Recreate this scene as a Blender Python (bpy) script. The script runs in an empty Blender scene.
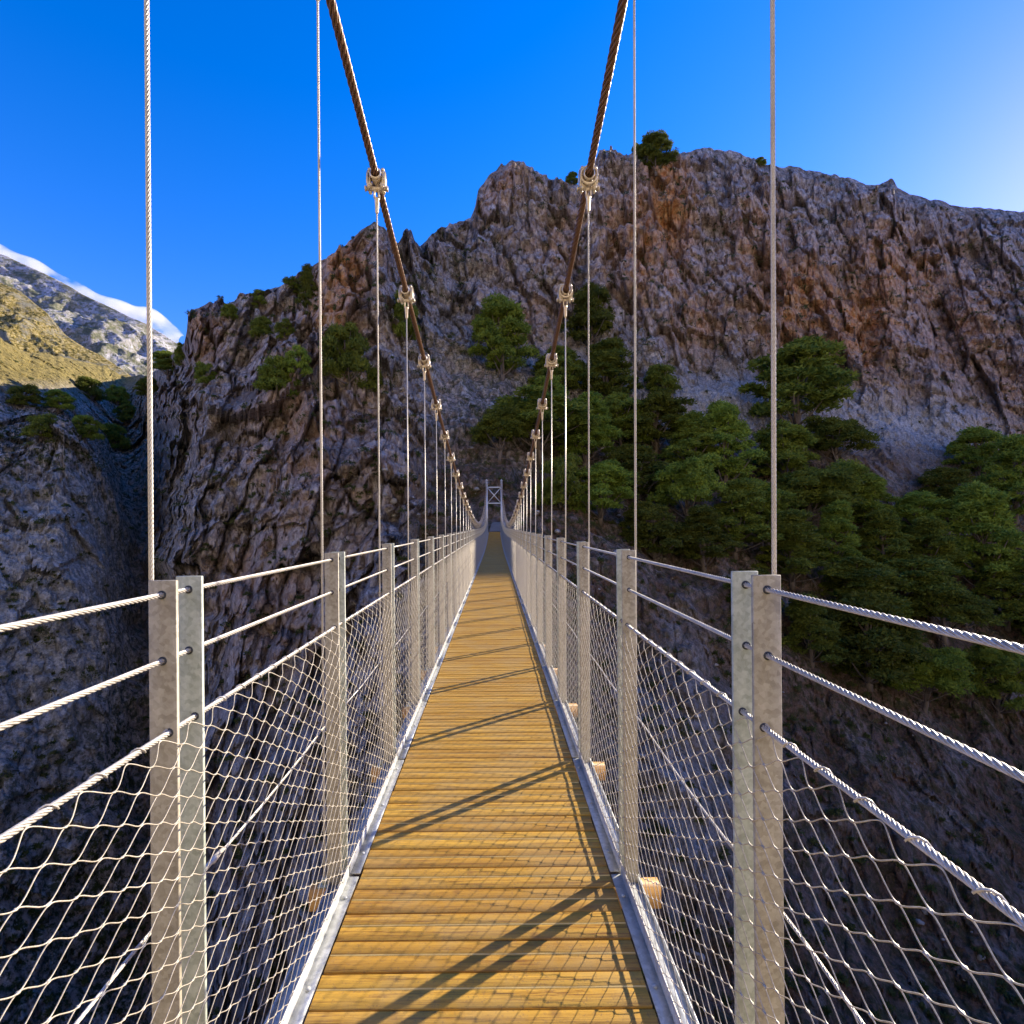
import bpy, math, random
import numpy as np
from mathutils import Vector, Matrix
from mathutils.bvhtree import BVHTree

PI = math.pi
R = math.radians
rng = np.random.RandomState(7)
scene = bpy.context.scene
COL = scene.collection

# ------------------------------------------------------------------ camera model (measured)
F = 512.0
VX, VY = 495.0, 526.0
ROLL = R(0.5)
CAMZ = 1.608
SUN_AZ, SUN_EL = R(54.0), R(22.6)
S = 1.17                       # spacing of hangers and posts
CX = -0.06                     # bridge centre line
Y0 = 0.015

def ray(px, py):
    """direction (x, 1, z) for a place seen in the photo"""
    dx, dy = (px - VX) / F, (VY - py) / F
    c, s = math.cos(ROLL), math.sin(ROLL)
    return dx * c + dy * s, -dx * s + dy * c

# ------------------------------------------------------------------ noise
def _hash(i, j, k, seed):
    i = i.astype(np.int64).astype(np.uint32); j = j.astype(np.int64).astype(np.uint32); k = k.astype(np.int64).astype(np.uint32)
    n = (i * np.uint32(374761393)) ^ (j * np.uint32(668265263)) ^ (k * np.uint32(2147483647 & 1274126177)) ^ np.uint32((seed * 974711) & 0xffffffff)
    n = (n ^ (n >> np.uint32(13))) * np.uint32(1274126177)
    n = n ^ (n >> np.uint32(16))
    n = n * np.uint32(2246822519); n = n ^ (n >> np.uint32(15))
    return n.astype(np.float64) / 4294967295.0 * 2 - 1

def vnoise(x, y, z, seed=0):
    with np.errstate(over='ignore'):
        xi, yi, zi = np.floor(x), np.floor(y), np.floor(z)
        fx, fy, fz = x - xi, y - yi, z - zi
        fx = fx*fx*fx*(fx*(fx*6-15)+10); fy = fy*fy*fy*(fy*(fy*6-15)+10); fz = fz*fz*fz*(fz*(fz*6-15)+10)
        r = 0
        for a in (0, 1):
            wa = fx if a else 1 - fx
            for b in (0, 1):
                wb = fy if b else 1 - fy
                for c in (0, 1):
                    wc = fz if c else 1 - fz
                    r = r + wa * wb * wc * _hash(xi + a, yi + b, zi + c, seed)
    return r

def fbm(x, y, z, oct=4, seed=0, gain=0.5, ridged=False):
    a, f, r, tot = 1.0, 1.0, 0, 0
    for o in range(oct):
        n = vnoise(x * f + 17.3 * o, y * f + 5.1 * o, z * f - 9.7 * o, seed + o)
        if ridged: n = 1 - 2 * np.abs(n)
        r = r + a * n; tot += a
        a *= gain; f *= 2.03
    return r / tot

def blocks(x, y, z, seed=0):
    """a constant per cell: fractured, blocky rock; second value is 0 on the joints between blocks"""
    with np.errstate(over='ignore'):
        xi, yi, zi = np.floor(x), np.floor(y), np.floor(z)
        b1 = np.full(x.shape, 9.0); b2 = np.full(x.shape, 9.0); val = np.zeros(x.shape)
        for a in (-1, 0, 1):
            for b in (-1, 0, 1):
                for c in (-1, 0, 1):
                    i, j, k = xi + a, yi + b, zi + c
                    h1 = _hash(i, j, k, seed); h2 = _hash(i, j, k, seed + 1); h3 = _hash(i, j, k, seed + 2)
                    d = (i + .5 + .45 * h1 - x) ** 2 + (j + .5 + .45 * h2 - y) ** 2 + (k + .5 + .45 * h3 - z) ** 2
                    v = _hash(i, j, k, seed + 3) + 1.3 * (h1 * (x - i - .5) + h3 * (z - k - .5))
                    m = d < b1
                    b2 = np.where(m, b1, np.minimum(b2, d)); val = np.where(m, v, val); b1 = np.where(m, d, b1)
        return val, np.sqrt(b2) - np.sqrt(b1)

def sstep(a, b, x):
    t = np.clip((x - a) / (b - a), 0, 1)
    return t * t * (3 - 2 * t)

# ------------------------------------------------------------------ mesh helpers
class MB:
    """collects shapes; build() links them as ONE mesh object"""
    def __init__(s):
        s.v, s.f, s.m, s.n = [], [], [], 0
    def add(s, v, f, m=0):
        v = np.asarray(v, float).reshape(-1, 3); f = np.asarray(f, np.int64)
        s.v.append(v); s.f.append(f + s.n); s.m.append(np.full(len(f), m)); s.n += len(v)
    def box(s, c, d, m=0, mat=None):
        c = np.array(c, float); h = np.array(d, float) / 2
        p = np.array([[x, y, z] for x in (-1, 1) for y in (-1, 1) for z in (-1, 1)]) * h
        if mat is not None: p = p @ np.array(mat).T
        s.add(p + c, [[0,1,3,2],[4,6,7,5],[0,4,5,1],[2,3,7,6],[0,2,6,4],[1,5,7,3]], m)
    def tube(s, pts, r, n=6, m=0, caps=True, up=(0.13, 0.21, 1)):
        P = np.asarray(pts, float); k = len(P)
        r = np.broadcast_to(np.asarray(r, float), (k,))
        T = np.gradient(P, axis=0); T /= np.linalg.norm(T, axis=1)[:, None]
        u = np.array(up, float)
        if abs(T[:, 2]).mean() > .8: u = np.array((1, .1, .05))
        A = np.cross(T, u); A /= np.linalg.norm(A, axis=1)[:, None]
        B = np.cross(T, A)
        th = np.arange(n) * 2 * PI / n
        V = P[:, None] + r[:, None, None] * (A[:, None] * np.cos(th)[None, :, None] + B[:, None] * np.sin(th)[None, :, None])
        i = np.arange(k - 1)[:, None] * n; j = np.arange(n)[None]; j2 = (j + 1) % n
        Fc = np.stack([i + j, i + j2, i + n + j2, i + n + j], -1).reshape(-1, 4)
        s.add(V.reshape(-1, 3), Fc, m)
        if caps and n <= 12:
            b = s.n - k * n
            for base, flip in ((b, 1), (b + (k - 1) * n, 0)):
                for q in range(1, n - 1, 2):
                    a = [base, base + q, base + q + 1, base + (q + 2) % n if q + 2 < n else base + q + 1]
                    if a[2] == a[3]: a = a[:3] + [a[2]]
                    s.f.append(np.array([a if not flip else [a[0], a[3], a[2], a[1]]])); s.m.append(np.array([m]))
    def rope(s, pts, r, strands=6, pitch=.1, n=5, m=0, step=.01):
        """wire rope: strands laid in a helix round a path"""
        P = np.asarray(pts, float)
        L = np.r_[0, np.cumsum(np.linalg.norm(np.diff(P, axis=0), axis=1))]
        t = np.linspace(0, L[-1], max(4, int(L[-1] / step)))
        Q = np.stack([np.interp(t, L, P[:, i]) for i in range(3)], 1)
        T = np.gradient(Q, axis=0); T /= np.linalg.norm(T, axis=1)[:, None]
        u = np.array((1, .1, .05)) if abs(T[:, 2]).mean() > .8 else np.array((.13, .21, 1.))
        A = np.cross(T, u); A /= np.linalg.norm(A, axis=1)[:, None]; B = np.cross(T, A)
        rs = r * .315; ro = r - rs
        for k in range(strands):
            ph = 2 * PI * k / strands + 2 * PI * t / pitch
            s.tube(Q + ro * (A * np.cos(ph)[:, None] + B * np.sin(ph)[:, None]), rs, n, m, caps=False)
        s.tube(Q[[0, -1]] if len(P) == 2 else Q[::4], r * .5, 5, m, caps=True)
    def build(s, name, mats, parent=None, smooth=False, loc=None):
        V = np.concatenate(s.v); 
        tri = [f for f in s.f]
        Fq = np.concatenate([f if f.shape[1] == 4 else np.c_[f, f[:, 2]] for f in tri])
        Mi = np.concatenate(s.m)
        istri = Fq[:, 2] == Fq[:, 3]
        cnt = np.where(istri, 3, 4)
        loops = Fq.reshape(-1)[np.stack([np.ones(len(Fq), bool)] * 3 + [~istri], 1).reshape(-1)]
        me = bpy.data.meshes.new(name)
        me.vertices.add(len(V)); me.vertices.foreach_set('co', V.astype(np.float32).reshape(-1))
        me.loops.add(len(loops)); me.loops.foreach_set('vertex_index', loops.astype(np.int32))
        me.polygons.add(len(Fq)); me.polygons.foreach_set('loop_start', (np.cumsum(cnt) - cnt).astype(np.int32))
        me.polygons.foreach_set('material_index', Mi.astype(np.int32))
        if smooth: me.polygons.foreach_set('use_smooth', np.ones(len(Fq), bool))
        me.update(); me.validate()
        for mt in (mats if isinstance(mats, (list, tuple)) else [mats]): me.materials.append(mt)
        o = bpy.data.objects.new(name, me); COL.objects.link(o)
        if parent is not None: o.parent = parent
        if loc is not None: o.location = loc
        return o

def tag(o, label=None, cat=None, group=None, kind=None):
    if label: o['label'] = label
    if cat: o['category'] = cat
    if group: o['group'] = group
    if kind: o['kind'] = kind
    return o
def empty(name, loc=(0, 0, 0)):
    o = bpy.data.objects.new(name, None); COL.objects.link(o); o.location = loc
    o.empty_display_size = .3
    return o

# ------------------------------------------------------------------ materials
class NT:
    def __init__(s, name):
        s.mat = bpy.data.materials.new(name); s.mat.use_nodes = True
        s.t = s.mat.node_tree; s.b = s.t.nodes['Principled BSDF']; s.out = s.t.nodes['Material Output']
    def n(s, typ, **kw):
        nd = s.t.nodes.new(typ)
        for k, v in kw.items():
            if k in nd.bl_rna.properties.keys(): setattr(nd, k, v)
            else:
                kk = k.replace('_', ' ')
                nd.inputs[kk if kk in nd.inputs else kk.title()].default_value = v
        return nd
    def l(s, a, b): s.t.links.new(a, b)
    def obj(s, scale=(1, 1, 1), rot=(0, 0, 0)):
        tc = s.n('ShaderNodeTexCoord'); mp = s.n('ShaderNodeMapping')
        s.l(tc.outputs['Object'], mp.inputs['Vector'])
        mp.inputs['Scale'].default_value = scale; mp.inputs['Rotation'].default_value = rot
        return mp.outputs[0]
    def noise(s, vec, scale, detail=4, rough=.6, dist=0):
        nd = s.n('ShaderNodeTexNoise'); nd.inputs['Scale'].default_value = scale
        nd.inputs['Detail'].default_value = detail; nd.inputs['Roughness'].default_value = rough; nd.inputs['Distortion'].default_value = dist
        s.l(vec, nd.inputs['Vector']); return nd.outputs['Fac']
    def ramp(s, fac, *st):
        nd = s.n('ShaderNodeValToRGB'); cr = nd.color_ramp
        while len(cr.elements) < len(st): cr.elements.new(.5)
        for e, (p, c) in zip(cr.elements, st):
            e.position = p; e.color = (c, c, c, 1) if isinstance(c, (int, float)) else (*c, 1)
        s.l(fac, nd.inputs[0]); return nd.outputs[0]
    def mix(s, fac, a, b, bt='MIX'):
        nd = s.n('ShaderNodeMix', data_type='RGBA', blend_type=bt)
        for sock, v in ((nd.inputs[0], fac), (nd.inputs[6], a), (nd.inputs[7], b)):
            if isinstance(v, bpy.types.NodeSocket): s.l(v, sock)
            elif isinstance(v, (int, float)): sock.default_value = v if sock.type == 'VALUE' else (v, v, v, 1)
            else: sock.default_value = (*v, 1)
        return nd.outputs[2]
    def math(s, op, a, b=0.0):
        nd = s.n('ShaderNodeMath', operation=op)
        for sock, v in ((nd.inputs[0], a), (nd.inputs[1], b)):
            if isinstance(v, bpy.types.NodeSocket): s.l(v, sock)
            else: sock.default_value = v
        return nd.outputs[0]
    def bump(s, h, strength, dist, normal=None):
        nd = s.n('ShaderNodeBump'); nd.inputs['Strength'].default_value = strength; nd.inputs['Distance'].default_value = dist
        s.l(h, nd.inputs['Height'])
        if normal: s.l(normal, nd.inputs['Normal'])
        return nd.outputs[0]
    def done(s, color=None, rough=None, metal=None, normal=None, spec=None):
        for k, v in (('Base Color', color), ('Roughness', rough), ('Metallic', metal), ('Normal', normal), ('Specular IOR Level', spec)):
            if v is None: continue
            if isinstance(v, bpy.types.NodeSocket): s.l(v, s.b.inputs[k])
            elif isinstance(v, (int, float)): s.b.inputs[k].default_value = v
            else: s.b.inputs[k].default_value = (*v, 1)
        return s.mat

def m_steel(name, c1, c2, rough=(.38, .62), metal=.55, spangle=60):
    t = NT(name); o = t.obj()
    big = t.noise(o, 9, 5, .65); fine = t.noise(o, spangle, 3, .7)
    vor = t.n('ShaderNodeTexVoronoi'); vor.inputs['Scale'].default_value = spangle * 1.6; t.l(o, vor.inputs['Vector'])
    f = t.math('ADD', t.math('MULTIPLY', big, .7), t.math('MULTIPLY', fine, .3))
    c = t.mix(t.ramp(f, (.35, 0.0), (.65, 1.0)), c1, c2)
    bwn = t.n('ShaderNodeSeparateColor'); t.l(vor.outputs['Color'], bwn.inputs[0])
    c = t.mix(.28, c, bwn.outputs[0], 'SOFT_LIGHT')
    stain = t.ramp(t.noise(t.obj((14, 14, 1.2)), 3, 4, .7), (.55, 0.0), (.75, 1.0))
    c = t.mix(t.math('MULTIPLY', stain, .45), c, (.26, .24, .21))
    r = t.math('ADD', t.math('MULTIPLY', f, rough[1] - rough[0]), rough[0])
    return t.done(c, r, metal, t.bump(fine, .12, .004))

M = {}
M['galv'] = m_steel('galvanised_steel', (.32, .35, .28), (.52, .55, .46), metal=.0)
M['galv_tan'] = m_steel('bounce_tinted_galvanised_steel', (.29, .25, .175), (.47, .42, .31), metal=.0)  # near bars: warm bounced sunlight put into the steel colour as tan
M['galv_beam'] = m_steel('galvanised_kerb_steel', (.40, .41, .39), (.57, .58, .56), rough=(.35, .55), metal=.15, spangle=40)
M['inox'] = m_steel('stainless_wire', (.48, .44, .38), (.66, .62, .56), rough=(.30, .45), metal=.3, spangle=200)
M['net'] = m_steel('net_wire', (.40, .35, .27), (.58, .52, .42), rough=(.34, .55), metal=.1, spangle=200)
M['cast'] = m_steel('cast_clamp_steel', (.56, .47, .36), (.82, .72, .58), rough=(.22, .42), metal=.45, spangle=90)
t = NT('greased_cable'); o = t.obj()
M['cable'] = t.done(t.mix(t.noise(o, 25, 4, .6), (.07, .036, .022), (.34, .19, .11)), .30, .3)
t = NT('dark_socket'); M['dark'] = t.done((.045, .05, .06), .5, .3)
t = NT('tower_paint'); o = t.obj()
M['tower'] = t.done(t.mix(t.noise(o, 3, 4, .6), (.55, .58, .6), (.72, .74, .76)), .5, .3)

# deck boards: a new tone for every board, grain along the board
def m_wood(name, pitch=None, dark=(.17, .07, .010), light=(.60, .345, .045)):
    t = NT(name); tc = t.n('ShaderNodeTexCoord')
    sep = t.n('ShaderNodeSeparateXYZ'); t.l(tc.outputs['Object'], sep.inputs[0])
    if pitch:
        idx = t.math('FLOOR', t.math('DIVIDE', sep.outputs['Y'], pitch))
        half = t.math('FLOOR', t.math('DIVIDE', sep.outputs['Y'], pitch / 2))
    else:
        idx = t.math('MULTIPLY', sep.outputs['Z'], 0.0); half = idx
    wn = t.n('ShaderNodeTexWhiteNoise', noise_dimensions='1D'); t.l(idx, wn.inputs['W'])
    wn2 = t.n('ShaderNodeTexWhiteNoise', noise_dimensions='1D'); t.l(t.math('ADD', half, 77.3), wn2.inputs['W'])
    cmb = t.n('ShaderNodeCombineXYZ')
    t.l(t.math('ADD', t.math('MULTIPLY', sep.outputs['X'], 1.3), t.math('MULTIPLY', wn.outputs[0], 40)), cmb.inputs[0])
    t.l(t.math('MULTIPLY', sep.outputs['Y'], 46), cmb.inputs[1]); t.l(t.math('MULTIPLY', sep.outputs['Z'], 24), cmb.inputs[2])
    g1 = t.noise(cmb.outputs[0], 1.6, 7, .68, .9); g2 = t.noise(cmb.outputs[0], 7, 5, .7, .3)
    g = t.math('ADD', t.math('MULTIPLY', g1, .62), t.math('MULTIPLY', g2, .38))
    c = t.ramp(g, (.40, dark), (.475, tuple((a * .35 + b * .65) for a, b in zip(dark, light))), (.57, light))
    tone = t.math('ADD', t.math('MULTIPLY', wn.outputs[0], .55), t.math('MULTIPLY', wn2.outputs[0], .06))
    c = t.mix(tone, c, (.27, .125, .018), 'MIX')
    # knots and resin marks
    vo = t.n('ShaderNodeTexVoronoi'); vo.inputs['Scale'].default_value = 5.5; t.l(tc.outputs['Object'], vo.inputs['Vector'])
    kn = t.ramp(vo.outputs['Distance'], (.05, 1.0), (.14, 0.0))
    c = t.mix(t.math('MULTIPLY', kn, .55), c, (.16, .075, .025))
    wear = t.ramp(t.noise(tc.outputs['Object'], 2.3, 5, .7), (.46, 0.0), (.60, 1.0))
    c = t.mix(t.math('MULTIPLY', wear, .38), c, (.38, .26, .10))
    dust = t.ramp(t.noise(tc.outputs['Object'], 55, 3, .8), (.56, 0.0), (.66, 1.0))
    c = t.mix(t.math('MULTIPLY', dust, .45), c, (.17, .10, .05))
    # sunlit arris beside the middle groove: the highlight is painted into the colour
    fr = t.math('FRACT', t.math('DIVIDE', sep.outputs['Y'], pitch or 1.0))
    ar = t.ramp(t.math('ABSOLUTE', t.math('SUBTRACT', fr, .545)), (.012, 1.0), (.030, 0.0))
    if pitch: c = t.mix(t.math('MULTIPLY', ar, t.math('MULTIPLY', t.ramp(g2, (.38, 0.3), (.55, 1.0)), .85)), c, (.90, .66, .24))
    n = t.bump(g, .5, .004)
    return t.done(c, t.math('ADD', t.math('MULTIPLY', g, .25), .42), 0, n, .35)
PITCH = 0.142
M['deck'] = m_wood('deck_boards', PITCH)
M['beamwood'] = m_wood('beam_wood', None, (.30, .14, .035), (.62, .36, .12))

# terrain: rock with mineral stains, scree, soil and ground cover, from attributes made with the relief
def m_terrain():
    t = NT('mountain_rock'); o = t.obj()
    def att(n):
        a = t.n('ShaderNodeAttribute', attribute_name=n); return a.outputs['Fac']
    n1 = t.noise(o, .22, 8, .62, .4)
    n2 = t.noise(o, .9, 8, .72, .6)
    n3 = t.noise(t.obj((1.4, 1.4, .16)), .8, 7, .7, .5)      # water streaks down the face
    n4 = t.noise(o, 4.5, 5, .75)
    n5 = t.noise(o, 2.6, 9, .85, .4)
    def cells(scale, sc=(1, 1, .6)):
        v = t.n('ShaderNodeTexVoronoi'); v.inputs['Scale'].default_value = scale; t.l(t.obj(sc), v.inputs['Vector'])
        sp = t.n('ShaderNodeSeparateColor'); t.l(v.outputs['Color'], sp.inputs[0]); return sp.outputs[0]
    cell = t.math('ADD', t.math('MULTIPLY', cells(.8), .4), t.math('MULTIPLY', cells(2.3), .6))
    mixn = t.math('ADD', t.math('ADD', t.math('MULTIPLY', n2, .30), t.math('MULTIPLY', n5, .48)), t.math('MULTIPLY', cell, .22))
    rock = t.ramp(mixn, (.37, (.10, .085, .08)), (.43, (.38, .33, .305)), (.51, (.68, .61, .56)), (.60, (.92, .87, .82)))
    rock = t.mix(t.math('MULTIPLY', t.ramp(n3, (.50, 0.0), (.56, 1.0)), .6), rock, t.mix(mixn, (.08, .07, .075), (.78, .72, .70)))
    warm = t.ramp(t.math('ADD', n1, t.math('MULTIPLY', t.math('SUBTRACT', n3, .5), .8)), (.42, 0.0), (.60, 1.0))
    rock = t.mix(t.math('MULTIPLY', warm, .38), rock, t.mix(mixn, (.20, .09, .05), (.92, .62, .43)))
    orange = t.ramp(t.math('ADD', t.math('MULTIPLY', n3, .5), t.math('MULTIPLY', mixn, .5)), (.38, (.26, .09, .03)), (.46, (.80, .34, .11)), (.57, (.95, .62, .32)))
    om = t.math('MULTIPLY', att('orange'), t.ramp(t.math('ADD', t.math('MULTIPLY', n2, .4), t.math('MULTIPLY', n3, .6)), (.30, 0.15), (.46, 1.0)))
    c = t.mix(om, rock, orange)
    c = t.mix(t.math('MULTIPLY', t.ramp(att('block'), (.2, 1.0), (.55, 0.0)), .34), c, (.16, .13, .125))
    c = t.mix(t.math('MULTIPLY', att('joint'), .62), c, (.045, .038, .035))
    scree = t.ramp(n5, (.38, (.22, .21, .20)), (.47, (.66, .63, .60)), (.58, (.93, .90, .87)))
    sm = t.math('MULTIPLY', att('scree'), t.ramp(n2, (.30, 0.45), (.48, 1.0)))
    c = t.mix(sm, c, scree)
    soil = t.ramp(n4, (.3, (.09, .052, .034)), (.7, (.36, .22, .145)))
    so = t.math('MULTIPLY', att('soil'), t.ramp(n1, (.34, 0.55), (.55, 1.0)))
    c = t.mix(so, c, soil)
    green = t.ramp(n4, (.3, (.028, .042, .014)), (.7, (.10, .12, .04)))
    gm = t.math('MULTIPLY', att('veg'), t.ramp(t.noise(o, 1.1, 6, .75), (.46, 0.0), (.56, 1.0)))
    c = t.mix(gm, c, green)
    c = t.mix(att('grass'), c, t.ramp(mixn, (.38, (.04, .045, .016)), (.46, (.20, .16, .05)), (.6, (.40, .31, .10))))
    h = t.math('ADD', t.math('ADD', t.math('MULTIPLY', n2, .35), t.math('MULTIPLY', n5, .45)), t.math('MULTIPLY', cell, .20))
    nn = t.bump(h, 1.0, 1.3)
    vo = t.n('ShaderNodeTexVoronoi', feature='DISTANCE_TO_EDGE'); vo.inputs['Scale'].default_value = .55
    t.l(t.obj((1, 1, .5)), vo.inputs['Vector'])
    nn = t.bump(t.ramp(vo.outputs['Distance'], (0.0, 0.0), (.09, 1.0)), .45, .5, nn)
    return t.done(c, .92, 0, nn, .15)
M['terrain'] = m_terrain()

def m_far(name, slope):
    t = NT(name); o = t.obj()
    n1 = t.noise(o, .03 if not slope else .07, 10, .75, .3); n2 = t.noise(o, .2 if not slope else .6, 6, .8)
    if slope:
        c = t.ramp(n2, (.41, (.035, .042, .014)), (.47, (.19, .15, .042)), (.53, (.38, .285, .08)), (.62, (.52, .43, .24)))
        c = t.mix(t.ramp(n1, (.50, 0.0), (.58, 1.0)), c, t.mix(n2, (.12, .13, .05), (.46, .40, .30)))
    else:
        c = t.ramp(n1, (.40, (.14, .15, .09)), (.47, (.32, .30, .20)), (.52, (.48, .45, .40)), (.60, (.68, .66, .63)))
        c = t.mix(t.ramp(n2, (.5, 0.0), (.57, 1.0)), c, (.17, .18, .09))
    return t.done(c, .95, 0, t.bump(t.math('ADD', n1, t.math('MULTIPLY', n2, .4)), 1.0, 9 if not slope else 3), .1)
M['far'] = m_far('far_limestone', False); M['slope'] = m_far('grass_slope', True)

def m_leaf(name, a, b):
    t = NT(name); o = t.obj()
    oi = t.n('ShaderNodeObjectInfo')
    c = t.mix(t.ramp(t.noise(o, .9, 3, .6), (.3, 0.0), (.7, 1.0)), a, b)
    hs = t.n('ShaderNodeHueSaturation'); t.l(c, hs.inputs['Color'])
    t.l(t.math('ADD', t.math('MULTIPLY', oi.outputs['Random'], .03), .485), hs.inputs['Hue'])
    t.l(t.math('ADD', t.math('MULTIPLY', oi.outputs['Random'], .95), .6), hs.inputs['Value'])
    m = t.done(hs.outputs[0], .75, 0, None, .2)
    tr = t.n('ShaderNodeBsdfTranslucent'); t.l(hs.outputs[0], tr.inputs[0])
    mx = t.n('ShaderNodeMixShader'); mx.inputs[0].default_value = .35
    t.l(t.b.outputs[0], mx.inputs[1]); t.l(tr.outputs[0], mx.inputs[2]); t.l(mx.outputs[0], t.out.inputs[0])
    return m
M['pine'] = m_leaf('pine_needles', (.085, .125, .018), (.26, .30, .042))
M['scrub'] = m_leaf('scrub_leaves', (.045, .06, .016), (.12, .13, .045))
t = NT('bark'); o = t.obj((3, 3, .6)); n_ = t.noise(o, 3, 5, .7)
M['bark'] = t.done(t.mix(n_, (.07, .055, .045), (.26, .21, .17)), .9, 0, t.bump(n_, .6, .05))

# ------------------------------------------------------------------ sheets of terrain
def sheet(name, P, mat, attrs=None, loc=(0, 0, 0)):
    nr, nc = P.shape[:2]
    me = bpy.data.meshes.new(name)
    V = P.reshape(-1, 3)
    i = np.arange(nr - 1)[:, None] * nc; j = np.arange(nc - 1)[None]
    Fq = np.stack([i + j, i + j + 1, i + nc + j + 1, i + nc + j], -1).reshape(-1, 4)
    me.vertices.add(len(V)); me.vertices.foreach_set('co', V.astype(np.float32).reshape(-1))
    me.loops.add(Fq.size); me.loops.foreach_set('vertex_index', Fq.astype(np.int32).reshape(-1))
    me.polygons.add(len(Fq)); me.polygons.foreach_set('loop_start', (np.arange(len(Fq)) * 4).astype(np.int32))
    me.polygons.foreach_set('use_smooth', np.full(len(Fq), name != 'mountain_terrain'))
    me.update()
    for k, a in (attrs or {}).items():
        at = me.attributes.new(k, 'FLOAT', 'POINT'); at.data.foreach_set('value', a.astype(np.float32).reshape(-1))
    me.materials.append(mat)
    ob = bpy.data.objects.new(name, me); COL.objects.link(ob); ob['kind'] = 'structure'
    return ob, V, Fq

RIDGE = [(-1300,250),(-400,285),(-100,325),(0,338),(25,352),(58,356),(94,363),(110,368),(126,378),(150,374),(172,362),(184,348),(188,325),(192,311),(210,302),(228,306),
 (245,296),(262,292),(280,287),(296,276),(308,268),(320,262),(332,257),(342,247),(352,240),(362,230),(374,222),(384,226),(392,237),(398,243),(404,233),(411,230),
 (415,243),(420,247),(432,235),(442,229),(455,222),(470,219),(475,208),(478,191),(488,176),(500,167),(512,162),(526,167),(540,176),(556,182),(574,185),(586,186),
 (594,165),(600,151),(612,151),(625,157),(640,150),(660,153),(680,155),(700,150),(716,149),(735,151),(750,157),(762,165),(780,167),(800,169),(830,175),
 (850,179),(866,186),(880,186),(893,180),(898,190),(910,196),(940,201),(960,208),(1000,210),(1024,212),(1060,210),(1120,206),(1200,196),(1350,185),(1500,190),(1800,230),(2200,290)]
# px : cliff foot, slope, bridge level, gorge side, gorge foot   (py, distance)
COLS = {
 -1300:[(60),(400,50),(600,44),(800,38),(1000,34),(1300,30)],
 -400:[(78),(400,68),(560,58),(760,48),(900,42),(1200,36)],
 0:[(150),(380,100),(480,74),(640,62),(860,53),(1150,42)],
 60:[(200),(400,120),(430,84),(610,66),(860,57),(1150,44)],
 105:[(230),(446,150),(486,90),(640,70),(860,58),(1150,46)],
 122:[(240),(480,150),(540,96),(680,73),(860,60),(1150,46)],
 146:[(215),(450,160),(560,104),(700,76),(860,62),(1150,46)],
 166:[(140),(430,104),(560,82),(700,72),(860,62),(1150,44)],
 192:[(98),(400,90),(540,76),(700,66),(860,58),(1150,42)],
 245:[(97),(380,88),(520,72),(690,60),(860,50),(1150,38)],
 320:[(93),(360,85),(500,68),(660,55),(830,46),(1150,34)],
 385:[(92),(350,84),(480,67),(620,55),(800,45),(1150,30)],
 440:[(116),(355,95),(460,74),(560,56),(780,42),(1150,28)],
 495:[(128),(350,100),(450,75),(537,53.2),(780,37),(1150,26)],
 560:[(130),(350,104),(450,80),(550,56),(780,38),(1150,26)],
 640:[(132),(370,108),(470,82),(580,58),(780,42),(1150,28)],
 740:[(134),(380,112),(480,86),(600,62),(800,46),(1150,29)],
 860:[(136),(405,116),(500,92),(620,68),(820,50),(1150,31)],
 1024:[(138),(440,118),(520,97),(640,74),(840,54),(1150,33)],
 1300:[(138),(440,118),(520,97),(640,74),(840,54),(1150,33)],
 2200:[(130),(440,110),(520,90),(640,70),(840,50),(1150,30)],
}
def smooth_interp(x, xs, ys):
    w = 0
    for k, d in ((.25, -9), (.5, 0), (.25, 9)):
        w = w + k * np.interp(x + d, xs, ys)
    return w

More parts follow.
